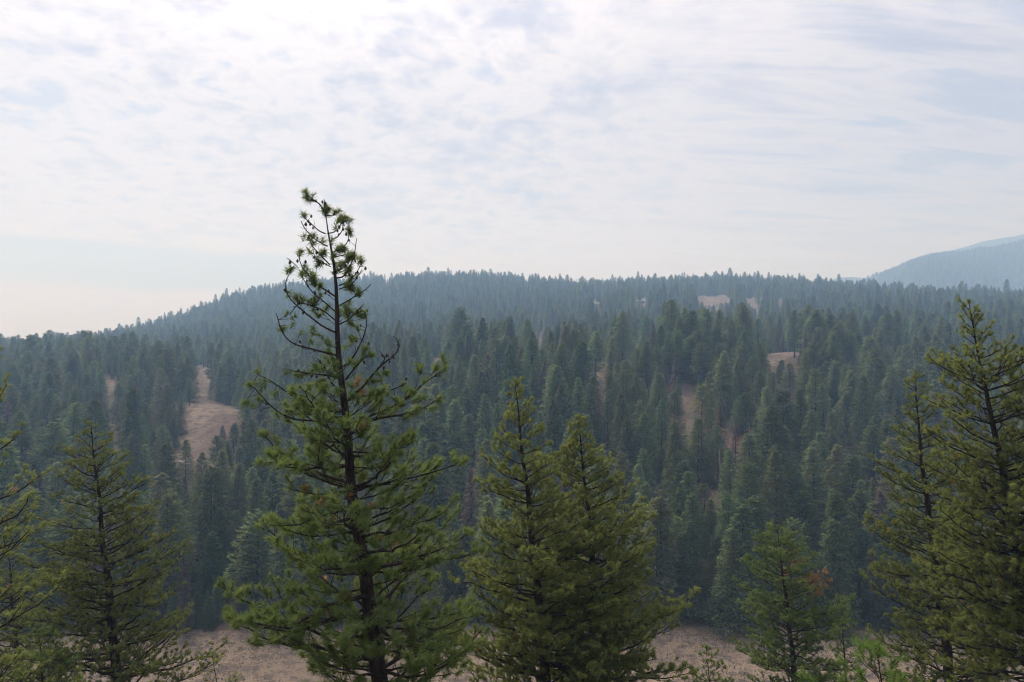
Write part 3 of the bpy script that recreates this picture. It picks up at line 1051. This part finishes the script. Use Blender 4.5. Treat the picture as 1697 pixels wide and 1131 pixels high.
def pine(D, axis, hs, rs, label, seed, mat, crown_len=15.0, whorl=0.5, per=3.6, dens=1.0, nn=40, wd=0.009, ln=0.165,
         tuft_gap=0.19, dead=0.015, cones=0.0, curl=38, bare=0.28, manual=None, manual_to=0.0, trunk_k=1.0, elev_top=55, elev_low=-4,
         name='ponderosa_pine', bush=0.12, dead_limb=None, tipup=0.35, shoots=0, full=0.7):
    r = np.random.default_rng(seed)
    s = D / FPX
    A = np.array([((px - CX) * s, D, CAMZ + (CY - py) * s) for px, py in axis])
    # carry the stem on to the ground, straightening
    lean = (A[-1, 0] - A[-2, 0]) / (A[-2, 2] - A[-1, 2])
    gx = A[-1, 0]
    for _ in range(4):
        gz = float(height(gx, D))
        gx = A[-1, 0] + lean * 0.55 * (A[-1, 2] - gz)
    gz = float(height(gx, D))
    n_add = 6
    ext = [A[-1] + (np.array([gx, D, gz - 0.25]) - A[-1]) * f for f in np.linspace(0, 1, n_add + 1)[1:]]
    A = np.vstack([A, ext])
    base = np.array([gx, D, gz])
    L0 = A - base
    # smooth resample of the stem
    seg = np.concatenate([[0], np.cumsum(np.linalg.norm(np.diff(L0, axis=0), axis=1))])
    tot = seg[-1]
    hh = np.concatenate([np.linspace(0, crown_len, 42), np.linspace(crown_len, tot, 12)[1:]])
    S = np.stack([np.interp(hh, seg, L0[:, k]) for k in range(3)], -1)
    for _ in range(3):
        S[1:-1] = 0.25 * S[:-2] + 0.5 * S[1:-1] + 0.25 * S[2:]
    S[:, 0] += 0.03 * np.sin(hh * 1.7 + seed) * np.minimum(1, hh)
    S[:, 1] += 0.03 * np.cos(hh * 1.3 + seed) * np.minimum(1, hh)
    tr = trunk_k * np.where(hh < 12, 0.010 + 0.0175 * hh, 0.010 + 0.0175 * 12 + 0.007 * (hh - 12))

    def at(h):
        return np.array([np.interp(h, hh, S[:, k]) for k in range(3)])

    root = obj(name, None, loc=base)
    tag(root, label, 'pine tree')
    V, F = tubes(S[None], tr[None], 10)
    obj('trunk', mk_mesh('trunk', V, [F], [M_BARK], True), root)
    tp, td, tt = [], [], []          # tufts: point, axis, tint
    dp, dd = [], []                  # dead tufts
    cn = []                          # cones
    limbs = []                       # list of Bags

    def leaf(p, d, tint):
        if r.random() < dead:
            dp.append(p)
            dd.append(d)
        else:
            tp.append(p)
            td.append(d)
            tt.append(tint)

    def limb(P, R, tint, d_loc, foliage=True, manual_tufts=None):
        """P (m,3) main line"""
        bag = Bag()
        V, F = tubes(P[None], R[None], 6)
        bag.add(V, F)
        m = len(P)
        sl = np.concatenate([[0], np.cumsum(np.linalg.norm(np.diff(P, axis=0), axis=1))])
        L = sl[-1]
        T = unit(np.gradient(P, axis=0))
        tw, tr_ = [], []
        if foliage:
            nt_ = max(0 if L < 0.35 else (1 if L < 0.6 else 2), int(L / tuft_gap * 0.62 * d_loc))
            sgn = 1
            for q in range(nt_):
                f = bare + (1 - bare) * (q + r.uniform(0, 1)) / nt_
                u = f * L
                p = np.array([np.interp(u, sl, P[:, k]) for k in range(3)])
                t = unit(np.array([np.interp(u, sl, T[:, k]) for k in range(3)]))
                sgn = -sgn
                sd = np.cross(t, [0, 0, 1.0])
                sd = sd / max(np.linalg.norm(sd), 1e-6) * sgn
                d = unit(t * r.uniform(0.45, 0.95) + sd * r.uniform(0.4, 0.95) + np.array([0, 0, r.uniform(-0.40, 0.55)]))
                lt = min(1.25, (0.14 + 0.42 * L * (1 - f) * r.uniform(0.45, 1.0) + 0.12 * r.random()))
                w = np.linspace(0, 1, 4)[:, None]
                Q = p + d * lt * w + np.array([0, 0, tipup]) * lt * w ** 2 + r.normal(0, 0.02, (4, 3)) * w
                tw.append(Q)
                r0 = np.clip(0.006 + 0.010 * lt, 0.005, 0.018)
                tr_.append(r0 * (1 - 0.65 * w[:, 0]))
                e = unit(Q[-1] - Q[-2])
                ti = tint + r.uniform(-0.22, 0.22)
                leaf(Q[-1], e + np.array([0, 0, 0.25]), ti)
                k2 = int(lt / tuft_gap * 0.85 * d_loc + r.random() * 0.8)
                for z in range(k2):
                    fw = r.uniform(0.25, 0.92)
                    b = p + d * lt * fw + np.array([0, 0, tipup]) * lt * fw ** 2
                    s2 = np.cross(d, [0, 0, 1.0])
                    s2 = s2 / max(np.linalg.norm(s2), 1e-6) * (1 if r.random() < 0.5 else -1)
                    d2 = unit(d * r.uniform(0.4, 0.9) + s2 * r.uniform(0.3, 0.9) + np.array([0, 0, r.uniform(-0.1, 0.6)]))
                    l2 = r.uniform(0.07, 0.26) * (0.7 + 0.4 * lt)
                    Q2 = b + d2 * l2 * w + np.array([0, 0, 0.25]) * l2 * w ** 2
                    tw.append(Q2)
                    tr_.append(0.006 * (1 - 0.5 * w[:, 0]))
                    leaf(Q2[-1], unit(Q2[-1] - Q2[-2]) + np.array([0, 0, 0.2]), ti + r.uniform(-0.1, 0.1))
                    if r.random() < cones:
                        cn.append(b + r.normal(0, 0.03, 3))
            leaf(P[-1], T[-1], tint + 0.1)
        else:
            for q in range(int(L * 5 * (1 if foliage is False else 1))):
                f = r.uniform(0.2, 0.95)
                u = f * L
                p = np.array([np.interp(u, sl, P[:, k]) for k in range(3)])
                t = unit(np.array([np.interp(u, sl, T[:, k]) for k in range(3)]))
                d = unit(t * 0.6 + r.normal(0, 0.55, 3))
                lt = r.uniform(0.08, 0.35) * min(1, L)
                w = np.linspace(0, 1, 4)[:, None]
                tw.append(p + d * lt * w + np.array([0, 0, 0.1]) * lt * w ** 2)
                tr_.append(0.007 * (1 - 0.6 * w[:, 0]))
                if r.random() < cones * 2.5:
                    cn.append(tw[-1][-1])
        if manual_tufts is not None:
            for tpnt in manual_tufts:
                j = int(np.argmin(np.linalg.norm(P - tpnt, axis=1)))
                w = np.linspace(0, 1, 4)[:, None]
                a = P[j]
                dv = tpnt - a
                ll = np.linalg.norm(dv)
                if ll > 0.05:
                    tw.append(a + dv * w + np.array([0, 0, -0.12]) * ll * np.sin(w * np.pi))
                    tr_.append(0.008 * (1 - 0.5 * w[:, 0]))
                ax = unit(dv + np.array([0, 0, 0.5 * max(ll, 0.1)]) + T[j] * 0.1)
                for _ in range(1 if r.random() < 0.5 else 2):
                    tp.append(tpnt + r.normal(0, 0.035, 3))
                    td.append(ax + r.normal(0, 0.25, 3))
                    tt.append(tint + r.uniform(-0.1, 0.1))
        if tw:
            V, F = tubes(np.array(tw)[:, [0, 2, 3]], np.array(tr_)[:, [0, 2, 3]] * 1.1, 3)
            bag.add(V, F)
        limbs.append(bag)

    if manual:
        for pts, tufts, k0 in manual:
            pts = np.array(pts, float)
            yb = r.uniform(-0.55, 0.55)
            Q = np.stack([(pts[:, 0] - CX) * s, np.zeros(len(pts)), CAMZ + (CY - pts[:, 1]) * s], -1)
            dist = np.abs(Q[:, 0] - Q[0, 0])
            Q[:, 1] = D + yb * dist + 0.04 * np.sin(dist * 7)
            Q = Q - base
            sg = np.concatenate([[0], np.cumsum(np.linalg.norm(np.diff(Q, axis=0), axis=1))])
            uu = np.linspace(0, sg[-1], 14)
            P = np.stack([np.interp(uu, sg, Q[:, k]) for k in range(3)], -1)
            P[1:-1] = 0.25 * P[:-2] + 0.5 * P[1:-1] + 0.25 * P[2:]
            R = np.linspace(k0, 0.010, 14)
            mtf = []
            for (tx, ty) in tufts:
                X = (tx - CX) * s
                mtf.append(np.array([X, D + yb * abs(X - (pts[0, 0] - CX) * s) + r.normal(0, 0.05), CAMZ + (CY - ty) * s]) - base)
            limb(P, R, 0.45, 0.5, foliage=False, manual_tufts=mtf)
            for _ in range(2):
                if r.random() < 0.75:
                    cn.append(P[r.integers(5, 13)] + r.normal(0, 0.03, 3))
    h = manual_to + 0.18
    az0 = r.uniform(0, 6.28)
    while h < crown_len:
        n_here = max(2, int(round(per + r.normal(0, 0.8))))
        f = h / crown_len
        for q in range(n_here):
            hq = h + r.uniform(-0.4, 0.4) * whorl
            if hq < manual_to * 0.92 + 0.05:
                continue
            az = az0 + q * 2 * np.pi / n_here + r.normal(0, 0.28)
            rad = np.interp(hq, hs, rs)
            L = rad * (r.uniform(0.72, 1.14) if r.random() < full else r.uniform(0.25, 0.75))
            if r.random() < 0.10:
                L *= 1.2
            if L < 0.12:
                continue
            el = np.radians(np.interp(f, [0, 0.12, 0.4, 1], [elev_top, elev_top * 0.72, elev_top * 0.36, elev_low]) + r.normal(0, 12))
            m = 10
            u = np.linspace(0, 1, m)
            e_ = el + np.radians(curl * r.uniform(0.4, 1.2)) * u ** 1.6
            dr = np.array([math.cos(az), math.sin(az)])
            st = L / (m - 1) / max(np.mean(np.cos(e_)), 0.45)
            cx = np.concatenate([[0], np.cumsum(np.cos(e_[:-1]) * st)])
            cz = np.concatenate([[0], np.cumsum(np.sin(e_[:-1]) * st)])
            cap = min(0.55 * hq + 0.05, 0.42 * L + 0.3)
            if cz[-1] > cap:
                cz = cz * (cap / cz[-1])
            side = np.cumsum(r.normal(0, 0.045, m)) * L * 0.6
            p0 = at(hq)
            P = np.stack([p0[0] + dr[0] * cx - dr[1] * side, p0[1] + dr[1] * cx + dr[0] * side, p0[2] + cz + np.cumsum(r.normal(0, 0.030, m)) * L * 0.5], -1)
            r0 = np.clip(0.009 + 0.013 * L * trunk_k, 0.008, np.interp(hq, hh, tr) * 0.55)
            R = r0 * (1 - 0.8 * u) + 0.002
            fol = not (f > 0.75 and r.random() < 0.25 * f)
            if dead_limb is not None and abs(hq - dead_limb[0]) < 0.45 and abs(((az - dead_limb[1]) + np.pi) % (2 * np.pi) - np.pi) < 0.6:
                save = dead
                n0 = len(tp)
                limb(P, R, 0.5, dens, foliage=True)
                dp.extend(tp[n0:])
                dd.extend(td[n0:])
                del tp[n0:], td[n0:], tt[n0:]
                continue
            limb(P, R, 0.5 + r.uniform(-0.15, 0.15), dens * (1.0 if p0[2] + base[2] > CAMZ - (0.493 * D + 3.2) else 0.5), foliage=fol)
        h += whorl * r.uniform(0.75, 1.25) * np.interp(f, [0, 0.15, 0.5, 1], [0.9, 0.85, 0.70, 0.70])
        az0 += 1.3 + r.uniform(-0.4, 0.4)
    # short inner shoots between the drawn boughs of the open top
    for q in range(shoots):
        hq = r.uniform(1.5, manual_to + 0.3)
        az = r.uniform(0, 6.28)
        L = r.uniform(0.3, 0.35 + 0.16 * hq)
        u = np.linspace(0, 1, 8)[:, None]
        P = at(hq) + np.array([math.cos(az), math.sin(az), 0.25]) * L * u + np.array([0, 0, 0.45]) * L * u ** 2 + r.normal(0, 0.012, (8, 3)) * u
        limb(P, 0.012 * (1 - 0.75 * u[:, 0]), 0.4, 0.75, foliage=bool(r.random() < 0.75))
    # leader tufts
    for q in range(3):
        leaf(S[0] + np.array([0, 0, 0.02]) + r.normal(0, 0.03, 3), np.array([r.normal(0, .2), r.normal(0, .2), 1.0]), 0.55)
    # a few dead stubs on the bare stem under the crown
    for q in range(8):
        hq = r.uniform(crown_len, min(tot - 3, crown_len + 7))
        az = r.uniform(0, 6.28)
        u = np.linspace(0, 1, 6)[:, None]
        P = at(hq) + np.array([math.cos(az), math.sin(az), -0.1]) * r.uniform(0.6, 2.0) * u - np.array([0, 0, 0.15]) * u ** 2
        limb(P, 0.025 * (1 - 0.8 * u[:, 0]), 0.5, 0.5, foliage=False)
    P = np.array(tp)
    V, F, tn, nr = needles(P, np.array(td), nn, ln, wd, r, np.array(tt), bush)
    crown = obj('crown', mk_mesh('crown', V, [F], [mat], False, {'tint': tn, 'nrm': nr}), root)
    for b in limbs:
        obj('branch', b.mesh('branch', [M_BRANCH], True), crown)
    if dp:
        V, F, tn, nr = needles(np.array(dp), np.array(dd), max(12, nn - 12), ln, wd, r, r.uniform(0, 1, len(dp)), bush)
        o = obj('dead_needles', mk_mesh('dead_needles', V, [F], [M_DEADN], False, {'tint': tn, 'nrm': nr}), crown, kind='stuff')
        o['label'] = 'orange dead needle tufts'
    if cn:
        bg = Bag()
        for c in cn:
            sz = r.uniform(0.032, 0.05)
            bg.add(CONE_V * np.array([sz, sz, sz * 1.15]) + c, CONE_F)
        o = obj('pine_cones', bg.mesh('pine_cones', [M_CONE], True), crown, kind='stuff')
        o['label'] = 'small dark brown cones on the twigs'
    return len(tp)


NG = leaf_material('needles_deep_green', (0.062, 0.094, 0.028, 1), (0.152, 0.200, 0.062, 1), True, 0, 0.35)
NO = leaf_material('needles_olive', (0.082, 0.102, 0.028, 1), (0.190, 0.220, 0.066, 1), True, 0, 0.35)
ND = leaf_material('needles_dull', (0.064, 0.086, 0.026, 1), (0.160, 0.184, 0.058, 1), True, 0, 0.35)
NB = leaf_material('needles_bright_young', (0.060, 0.105, 0.022, 1), (0.130, 0.205, 0.045, 1), True, 0, 0.4)


def z1(pts):      # points read in an enlargement of the tree's tip
    return [(450 + a / 6.283, 300 + b / 6.283) for a, b in pts]


def z2(pts):      # points read in an enlargement of the upper crown
    return [(380 + a / 2.8275, 290 + b / 2.8275) for a, b in pts]


HERO = [
    (z1([(545, 310), (500, 240), (460, 213), (420, 190), (380, 125)]), z1([(370, 105), (345, 165), (400, 190), (450, 165), (380, 140)]), 0.020),
    (z1([(548, 330), (549, 260), (550, 195)]), z1([]), 0.012),
    (z1([(550, 300), (575, 285), (595, 268)]), z1([(592, 265)]), 0.010),
    (z1([(562, 362), (640, 365), (680, 330)]), z1([(668, 322), (700, 318)]), 0.014),
    (z1([(560, 550), (490, 520), (430, 470), (390, 430), (340, 390), (300, 340)]), z1([(298, 338)]), 0.018),
    (z1([(580, 550), (640, 530), (690, 480), (720, 400)]), z1([(660, 455), (700, 385), (780, 368), (720, 360)]), 0.017),
    (z1([(598, 632), (680, 580), (730, 510), (735, 430)]), z1([(735, 400), (620, 590), (770, 395)]), 0.018),
    (z1([(583, 682), (500, 640), (430, 590), (370, 520), (340, 470), (325, 430)]), z1([(450, 580), (410, 625), (525, 610)]), 0.018),
    (z1([(618, 752), (690, 715), (740, 680), (780, 630), (792, 570), (788, 510)]), z1([(790, 490), (740, 670), (715, 690), (765, 700), (800, 530)]), 0.018),
    (z1([(625, 800), (690, 780), (750, 765), (800, 760)]), z1([(655, 765), (780, 745), (835, 770)]), 0.017),
    (z1([(605, 872), (540, 810), (480, 750), (420, 690), (385, 620), (375, 560)]), z1([(360, 570), (405, 610), (385, 725), (520, 700)]), 0.020),
    (z1([(615, 895), (530, 850), (470, 830), (450, 790)]), z1([(485, 885), (470, 815), (545, 735), (520, 745)]), 0.014),
    (z1([(637, 955), (730, 920), (800, 880), (830, 840)]), z1([(720, 890), (780, 850), (690, 915), (830, 800)]), 0.018),
    (z1([(650, 1010), (750, 1010), (800, 930), (850, 850), (880, 760), (890, 680), (900, 610)]), z1([(835, 790), (820, 905), (860, 780), (790, 940)]), 0.022),
    (z1([(700, 1090), (800, 1050), (860, 970), (910, 890), (920, 840)]), z1([(925, 808), (900, 800), (840, 1010)]), 0.018),
    (z1([(700, 1130), (810, 1090), (870, 1050), (910, 990), (955, 930)]), z1([(830, 1080), (780, 1060)]), 0.016),
    (z1([(655, 1200), (560, 1140), (480, 1100), (400, 1030), (340, 970), (280, 910), (235, 840), (210, 770), (230, 700)]), z1([(238, 695), (290, 855), (300, 925), (360, 950), (410, 985), (270, 940), (380, 1030), (430, 1010), (330, 900)]), 0.026),
    (z1([(280, 910), (240, 870), (150, 800)]), z1([]), 0.010),
    (z2([(512, 745), (440, 715), (380, 665), (320, 620), (280, 580), (255, 535), (262, 490), (285, 455)]), z2([(275, 545), (282, 447), (330, 575), (290, 440)]), 0.028),
    (z2([(495, 640), (450, 600), (400, 560), (370, 520), (345, 480)]), z2([(400, 590), (350, 460), (410, 570), (430, 520), (380, 600)]), 0.020),
    (z2([(520, 850), (440, 830), (360, 810), (290, 790), (250, 740), (235, 680), (225, 650)]), z2([(255, 718), (300, 665), (285, 650), (330, 740), (380, 770), (300, 690)]), 0.030),
    (z2([(505, 690), (450, 640), (400, 615), (340, 600), (300, 660)]), z2([(350, 580), (390, 600), (330, 575), (440, 560)]), 0.018),
    (z2([(535, 900), (580, 850), (620, 770), (640, 700), (630, 645)]), z2([(630, 640), (590, 712), (600, 650), (560, 680), (570, 750)]), 0.026),
    (z2([(510, 615), (560, 590), (610, 560), (650, 540), (672, 515)]), z2([(600, 545), (570, 520), (620, 550), (560, 490)]), 0.018),
    (z2([(515, 700), (560, 680), (600, 640), (630, 610)]), z2([(560, 655), (590, 640), (545, 610), (620, 630)]), 0.018),
    (z2([(530, 1110), (430, 1100), (350, 1060), (290, 1010), (230, 960), (170, 930)]), z2([(170, 922), (185, 1000), (240, 1020), (310, 990), (340, 1040), (150, 980), (210, 945), (390, 1080)]), 0.036),
    (z2([(540, 1160), (420, 1150), (300, 1140), (220, 1080), (150, 990), (125, 970)]), z2([(130, 975), (100, 1060), (160, 1040), (240, 1100), (140, 1090), (280, 1110)]), 0.034),
    (z2([(560, 1050), (640, 985), (700, 910), (745, 870), (800, 835), (818, 800), (805, 770), (780, 757)]), z2([(690, 965), (640, 960), (720, 950), (745, 930)]), 0.036),
    (z2([(700, 905), (730, 860), (705, 825)]), z2([]), 0.012),
    (z2([(545, 960), (590, 900), (640, 850), (680, 840)]), z2([(640, 835), (680, 840), (620, 860), (590, 880), (650, 815), (625, 820)]), 0.024),
    (z2([(530, 960), (470, 940), (400, 930), (330, 920), (280, 905)]), z2([(385, 915), (330, 930), (430, 900), (290, 930), (360, 950)]), 0.022),
    (z2([(545, 1060), (620, 1040), (700, 1030), (780, 1000), (820, 980)]), z2([(800, 980), (740, 1030), (690, 1060), (770, 1060), (720, 980), (655, 1010)]), 0.026),
    (z2([(525, 1010), (480, 980), (450, 900), (420, 860)]), z2([(460, 880), (440, 960), (480, 930)]), 0.018),
]
HERO = [h for h in HERO if len(h[0]) > 1]

tot = 0
tot += pine(18.0, [(539, 350), (548, 410), (553, 440), (558, 520), (563, 580), (570, 680), (578, 760), (590, 860), (608, 980), (622, 1075), (630, 1131)],
            [0, 1, 2, 3.1, 5, 6.6, 9.4, 12.3, 15, 17], [0.3, 0.7, 1.1, 1.3, 2.0, 2.6, 3.0, 3.4, 3.6, 2.5],
            'tallest ponderosa pine with a sparse crooked top poking above the ridge', 11, NG, crown_len=20, whorl=0.42, per=4.4, dens=0.95, nn=47,
            wd=0.015, ln=0.19, tuft_gap=0.2, dead=0.01, cones=0.10, manual=HERO, manual_to=5.3, elev_top=24, elev_low=-14, curl=36, bare=0.16, trunk_k=0.95, bush=0.18, shoots=22, full=0.5)
tot += pine(30.0, [(853, 630), (860, 700), (872, 800), (886, 930), (905, 1131)],
            [0, 0.9, 1.8, 3.1, 5.2, 7.8, 10.4, 13.3, 20], [0.1, 0.32, 0.65, 1.25, 2.0, 2.8, 3.6, 4.3, 3.6],
            'full olive green pine with pom-pom tufts beside the crooked tall pine', 12, NO, crown_len=20, whorl=0.4, per=3.8, dens=1.0, nn=30, wd=0.024, ln=0.175, elev_top=44, curl=32, tuft_gap=0.18, bush=0.15, elev_low=-8, bare=0.2, dead=0.007)
tot += pine(32.5, [(957, 690), (965, 760), (978, 880), (990, 1000), (1005, 1131)],
            [0, 1.0, 1.6, 2.8, 4.2, 5.6, 8.4, 12.6, 20], [0.15, 0.45, 0.7, 1.3, 1.9, 2.6, 3.4, 4.2, 3.6],
            'dense rounded pine with green tip standing behind the pom-pom pine', 13, NO, crown_len=20, whorl=0.4, per=3.8, dens=1.05, nn=28, wd=0.0255, ln=0.175, elev_top=46, curl=32, tuft_gap=0.18, bush=0.15, elev_low=-8, bare=0.2, dead=0.007)
tot += pine(33.0, [(150, 700), (157, 760), (167, 860), (180, 980), (195, 1131)],
            [0, 0.8, 1.4, 2.3, 4.3, 7.2, 9.2, 12.7, 16], [0.2, 0.4, 0.8, 1.5, 2.3, 3.1, 3.6, 4.4, 4.2],
            'open conical pine with dotted tufts in front of the hillside gullies', 14, ND, crown_len=20, whorl=0.46, per=3.5, dens=1.1, nn=24, wd=0.0255, ln=0.135, tuft_gap=0.18,
            elev_top=40, elev_low=-8, curl=30, dead=0.012, bush=0.1, bare=0.2)
tot += pine(28.0, [(1605, 498), (1613, 540), (1630, 630), (1648, 715), (1671, 828), (1695, 964), (1725, 1131)],
            [0, 1.0, 1.8, 2.4, 3.2, 5, 8, 12, 20], [0.1, 0.35, 0.7, 1.1, 1.8, 2.7, 3.5, 4.3, 3.6],
            'tall leaning pine with upswept candle branches overtopping its slim neighbour', 15, NO, crown_len=20, whorl=0.4, per=3.8, dens=0.88, nn=28, wd=0.0225, ln=0.165,
            elev_top=50, elev_low=-8, curl=32, dead=0.007, tuft_gap=0.175, bush=0.15, bare=0.2)
tot += pine(36.0, [(1516, 622), (1521, 690), (1529, 780), (1545, 890), (1559, 994), (1575, 1131)],
            [0, 1.5, 3.1, 6.3, 9.4, 12.6, 16], [0.25, 0.6, 1.1, 2.1, 2.9, 3.6, 3.6],
            'slim ragged pine tucked beside the tall leaning pine', 16, ND, crown_len=20, whorl=0.45, per=3.4, dens=0.95, nn=24, wd=0.027, ln=0.165,
            elev_top=46, elev_low=-8, curl=38, dead=0.007, tuft_gap=0.175, bush=0.15, bare=0.2)
tot += pine(50.0, [(1288, 872), (1294, 930), (1305, 1010), (1318, 1131)],
            [0, 0.6, 1.3, 3.5, 6.5, 8.7, 12, 16], [0.4, 0.8, 1.2, 2.4, 3.4, 3.8, 4.0, 3.2],
            'thick bushy pine with one orange dead limb beside the meadow', 17, NG, crown_len=18, whorl=0.52, per=4.2, dens=1.1, nn=18, wd=0.0405, ln=0.19, tuft_gap=0.19,
            elev_top=44, curl=32, dead=0.004, dead_limb=(5.0, 0.2), bush=0.16, elev_low=-10)
tot += pine(54.0, [(1394, 990), (1397, 1050), (1402, 1131)],
            [0, 2.3, 6.8, 12, 15], [0.3, 0.8, 1.7, 2.2, 1.6],
            'narrow young pine standing against the thick bushy pine', 18, NG, crown_len=14, whorl=0.55, per=3.6, dens=0.9, nn=18, wd=0.0405, ln=0.19, tuft_gap=0.19, elev_top=48, dead=0.004, bush=0.15, trunk_k=0.7, curl=32)
tot += pine(37.0, [(1170, 1072), (1172, 1100), (1176, 1131)],
            [0, 1.2, 2.4, 6, 10], [0.2, 0.6, 1.0, 1.8, 1.8],
            'little pointed pine top in front of the open meadow', 19, NG, crown_len=9, whorl=0.42, per=3.6, dens=0.9, nn=24, wd=0.027, ln=0.165, elev_top=48, dead=0.0, trunk_k=0.6, curl=32)
tot += pine(17.0, [(1452, 1072), (1455, 1100), (1460, 1131)],
            [0, 0.5, 1.1, 2.5, 6], [0.25, 0.6, 1.05, 1.6, 2.0],
            'vivid bright green young pine top with long soft needles', 20, NB, crown_len=6, whorl=0.40, per=3.6, dens=0.85, nn=50, wd=0.009, ln=0.21, tuft_gap=0.26, elev_top=62, dead=0.0, trunk_k=0.6, bush=0.22)
tot += pine(20.0, [(-165, 530), (-158, 620), (-150, 740), (-138, 920), (-125, 1131)],
            [0, 1.5, 3.1, 5.4, 8, 12, 16], [0.3, 1.3, 2.6, 3.3, 3.0, 3.6, 3.4],
            'pine whose bare upturned boughs with green pom-poms reach in at the edge', 21, NO, crown_len=16, whorl=0.60, per=3.4, dens=0.75, nn=43, wd=0.0128, ln=0.18, tuft_gap=0.27,
            elev_top=40, elev_low=-6, curl=62, bare=0.45, tipup=0.6)
tot += pine(27.0, [(1762, 520), (1768, 620), (1780, 800), (1795, 1000), (1805, 1131)],
            [0, 1.2, 2.5, 5, 8, 12, 16], [0.3, 0.8, 1.6, 2.5, 3.2, 3.8, 3.6],
            'pine cut by the frame behind the tall leaning pine', 22, ND, crown_len=16, whorl=0.52, per=3.6, dens=0.95, nn=25, wd=0.0225, ln=0.165, elev_top=46, curl=40)
tot += pine(46.0, [(14, 905), (18, 970), (26, 1060), (34, 1131)],
            [0, 1.2, 3.5, 6.5, 9, 12, 15], [0.3, 0.8, 1.9, 2.9, 3.4, 3.6, 3.0],
            'grey green pine rising behind the boughs with green pom-poms', 23, ND, crown_len=14, whorl=0.52, per=4.0, dens=1.0, nn=21, wd=0.033, ln=0.185, tuft_gap=0.22, elev_top=46, dead=0.004, bush=0.15, curl=32)
tot += pine(31.0, [(352, 1082), (354, 1105), (358, 1131)],
            [0, 1.0, 2.4, 6, 9], [0.25, 0.7, 1.3, 1.9, 1.8],
            'low scrubby pine top between the dotted pine and the tall pine', 24, NO, crown_len=8, whorl=0.55, per=3.0, dens=0.7, nn=25, wd=0.015, ln=0.15, tuft_gap=0.25, elev_top=56, dead=0.02, trunk_k=0.6, cones=0.03)
tot += pine(29.0, [(62, 1035), (66, 1080), (72, 1131)],
            [0, 1.0, 2.4, 6, 9], [0.2, 0.7, 1.4, 2.2, 1.8],
            'short green pine top under the boughs with green pom-poms', 25, NG, crown_len=8, whorl=0.45, per=3.6, dens=0.95, nn=30, wd=0.017, ln=0.165, tuft_gap=0.20, elev_top=48, curl=32, dead=0.004, trunk_k=0.6, bush=0.15)
print('tufts', tot)


# ------------------------------------------------------------------ dry grass on the meadow
def build_grass():
    n = 30000
    x = rng.uniform(-150, 150, n)
    y = rng.uniform(84, 149, n)
    cl = np.sin(x * 0.21 + np.sin(y * 0.3)) + np.sin(y * 0.37 + x * 0.11) + rng.normal(0, 0.8, n)
    k = cl > -0.2
    x, y = x[k], y[k]
    n = len(x)
    z = height(x, y)
    P = np.stack([x, y, z - 0.02], -1)
    V, F, T = [], [], []
    for b in range(3):
        a = rng.uniform(0, 6.28, n)
        d = np.stack([np.cos(a), np.sin(a), np.zeros(n)], -1)
        w = rng.uniform(0.05, 0.13, n)[:, None]
        hgt = (rng.uniform(0.12, 0.38, n) * np.where(rng.random(n) < 0.06, 2.0, 1.0))[:, None]
        lean = np.stack([rng.normal(0, 0.4, n), rng.normal(0, 0.4, n), np.ones(n)], -1)
        V.append(np.stack([P - d * w, P + d * w, P + lean * hgt], 1).reshape(-1, 3))
        F.append(np.arange(n * 3).reshape(n, 3) + b * n * 3)
        T.append(np.repeat(rng.uniform(0, 1, n), 3))
    me = mk_mesh('dry_grass', np.concatenate(V), [np.concatenate(F)], [M_GRASS], False, {'tint': np.concatenate(T)})
    o = obj('dry_grass', me, kind='stuff')
    tag(o, 'short dry tan grass on the valley meadow', 'grass')


build_grass()


# ------------------------------------------------------------------ smoky air
def build_haze():
    x0, x1, y0, y1, z0, z1_ = -7200, 7200, -1500, 7100, -30, 940
    V = np.array([(x, y, z) for z in (z0, z1_) for x, y in ((x0, y0), (x1, y0), (x1, y1), (x0, y1))], float)
    F = np.array([(3, 2, 1, 0), (4, 5, 6, 7), (0, 1, 5, 4), (1, 2, 6, 5), (2, 3, 7, 6), (3, 0, 4, 7)])
    m, g, out = material('smoky_air')
    pv = g.n('ShaderNodeVolumePrincipled')
    pv.inputs['Color'].default_value = (0.40, 0.65, 1.0, 1)
    pv.inputs['Absorption Color'].default_value = (1, 1, 1, 1)
    pv.inputs['Density'].default_value = 4.6e-4
    pv.inputs['Anisotropy'].default_value = 0.3
    g.link(pv.outputs[0], out.inputs['Volume'])
    o = obj('haze', mk_mesh('haze', V, [F], [m]), kind='stuff')
    tag(o, 'thin blue smoke haze filling the valley air', 'haze')


build_haze()
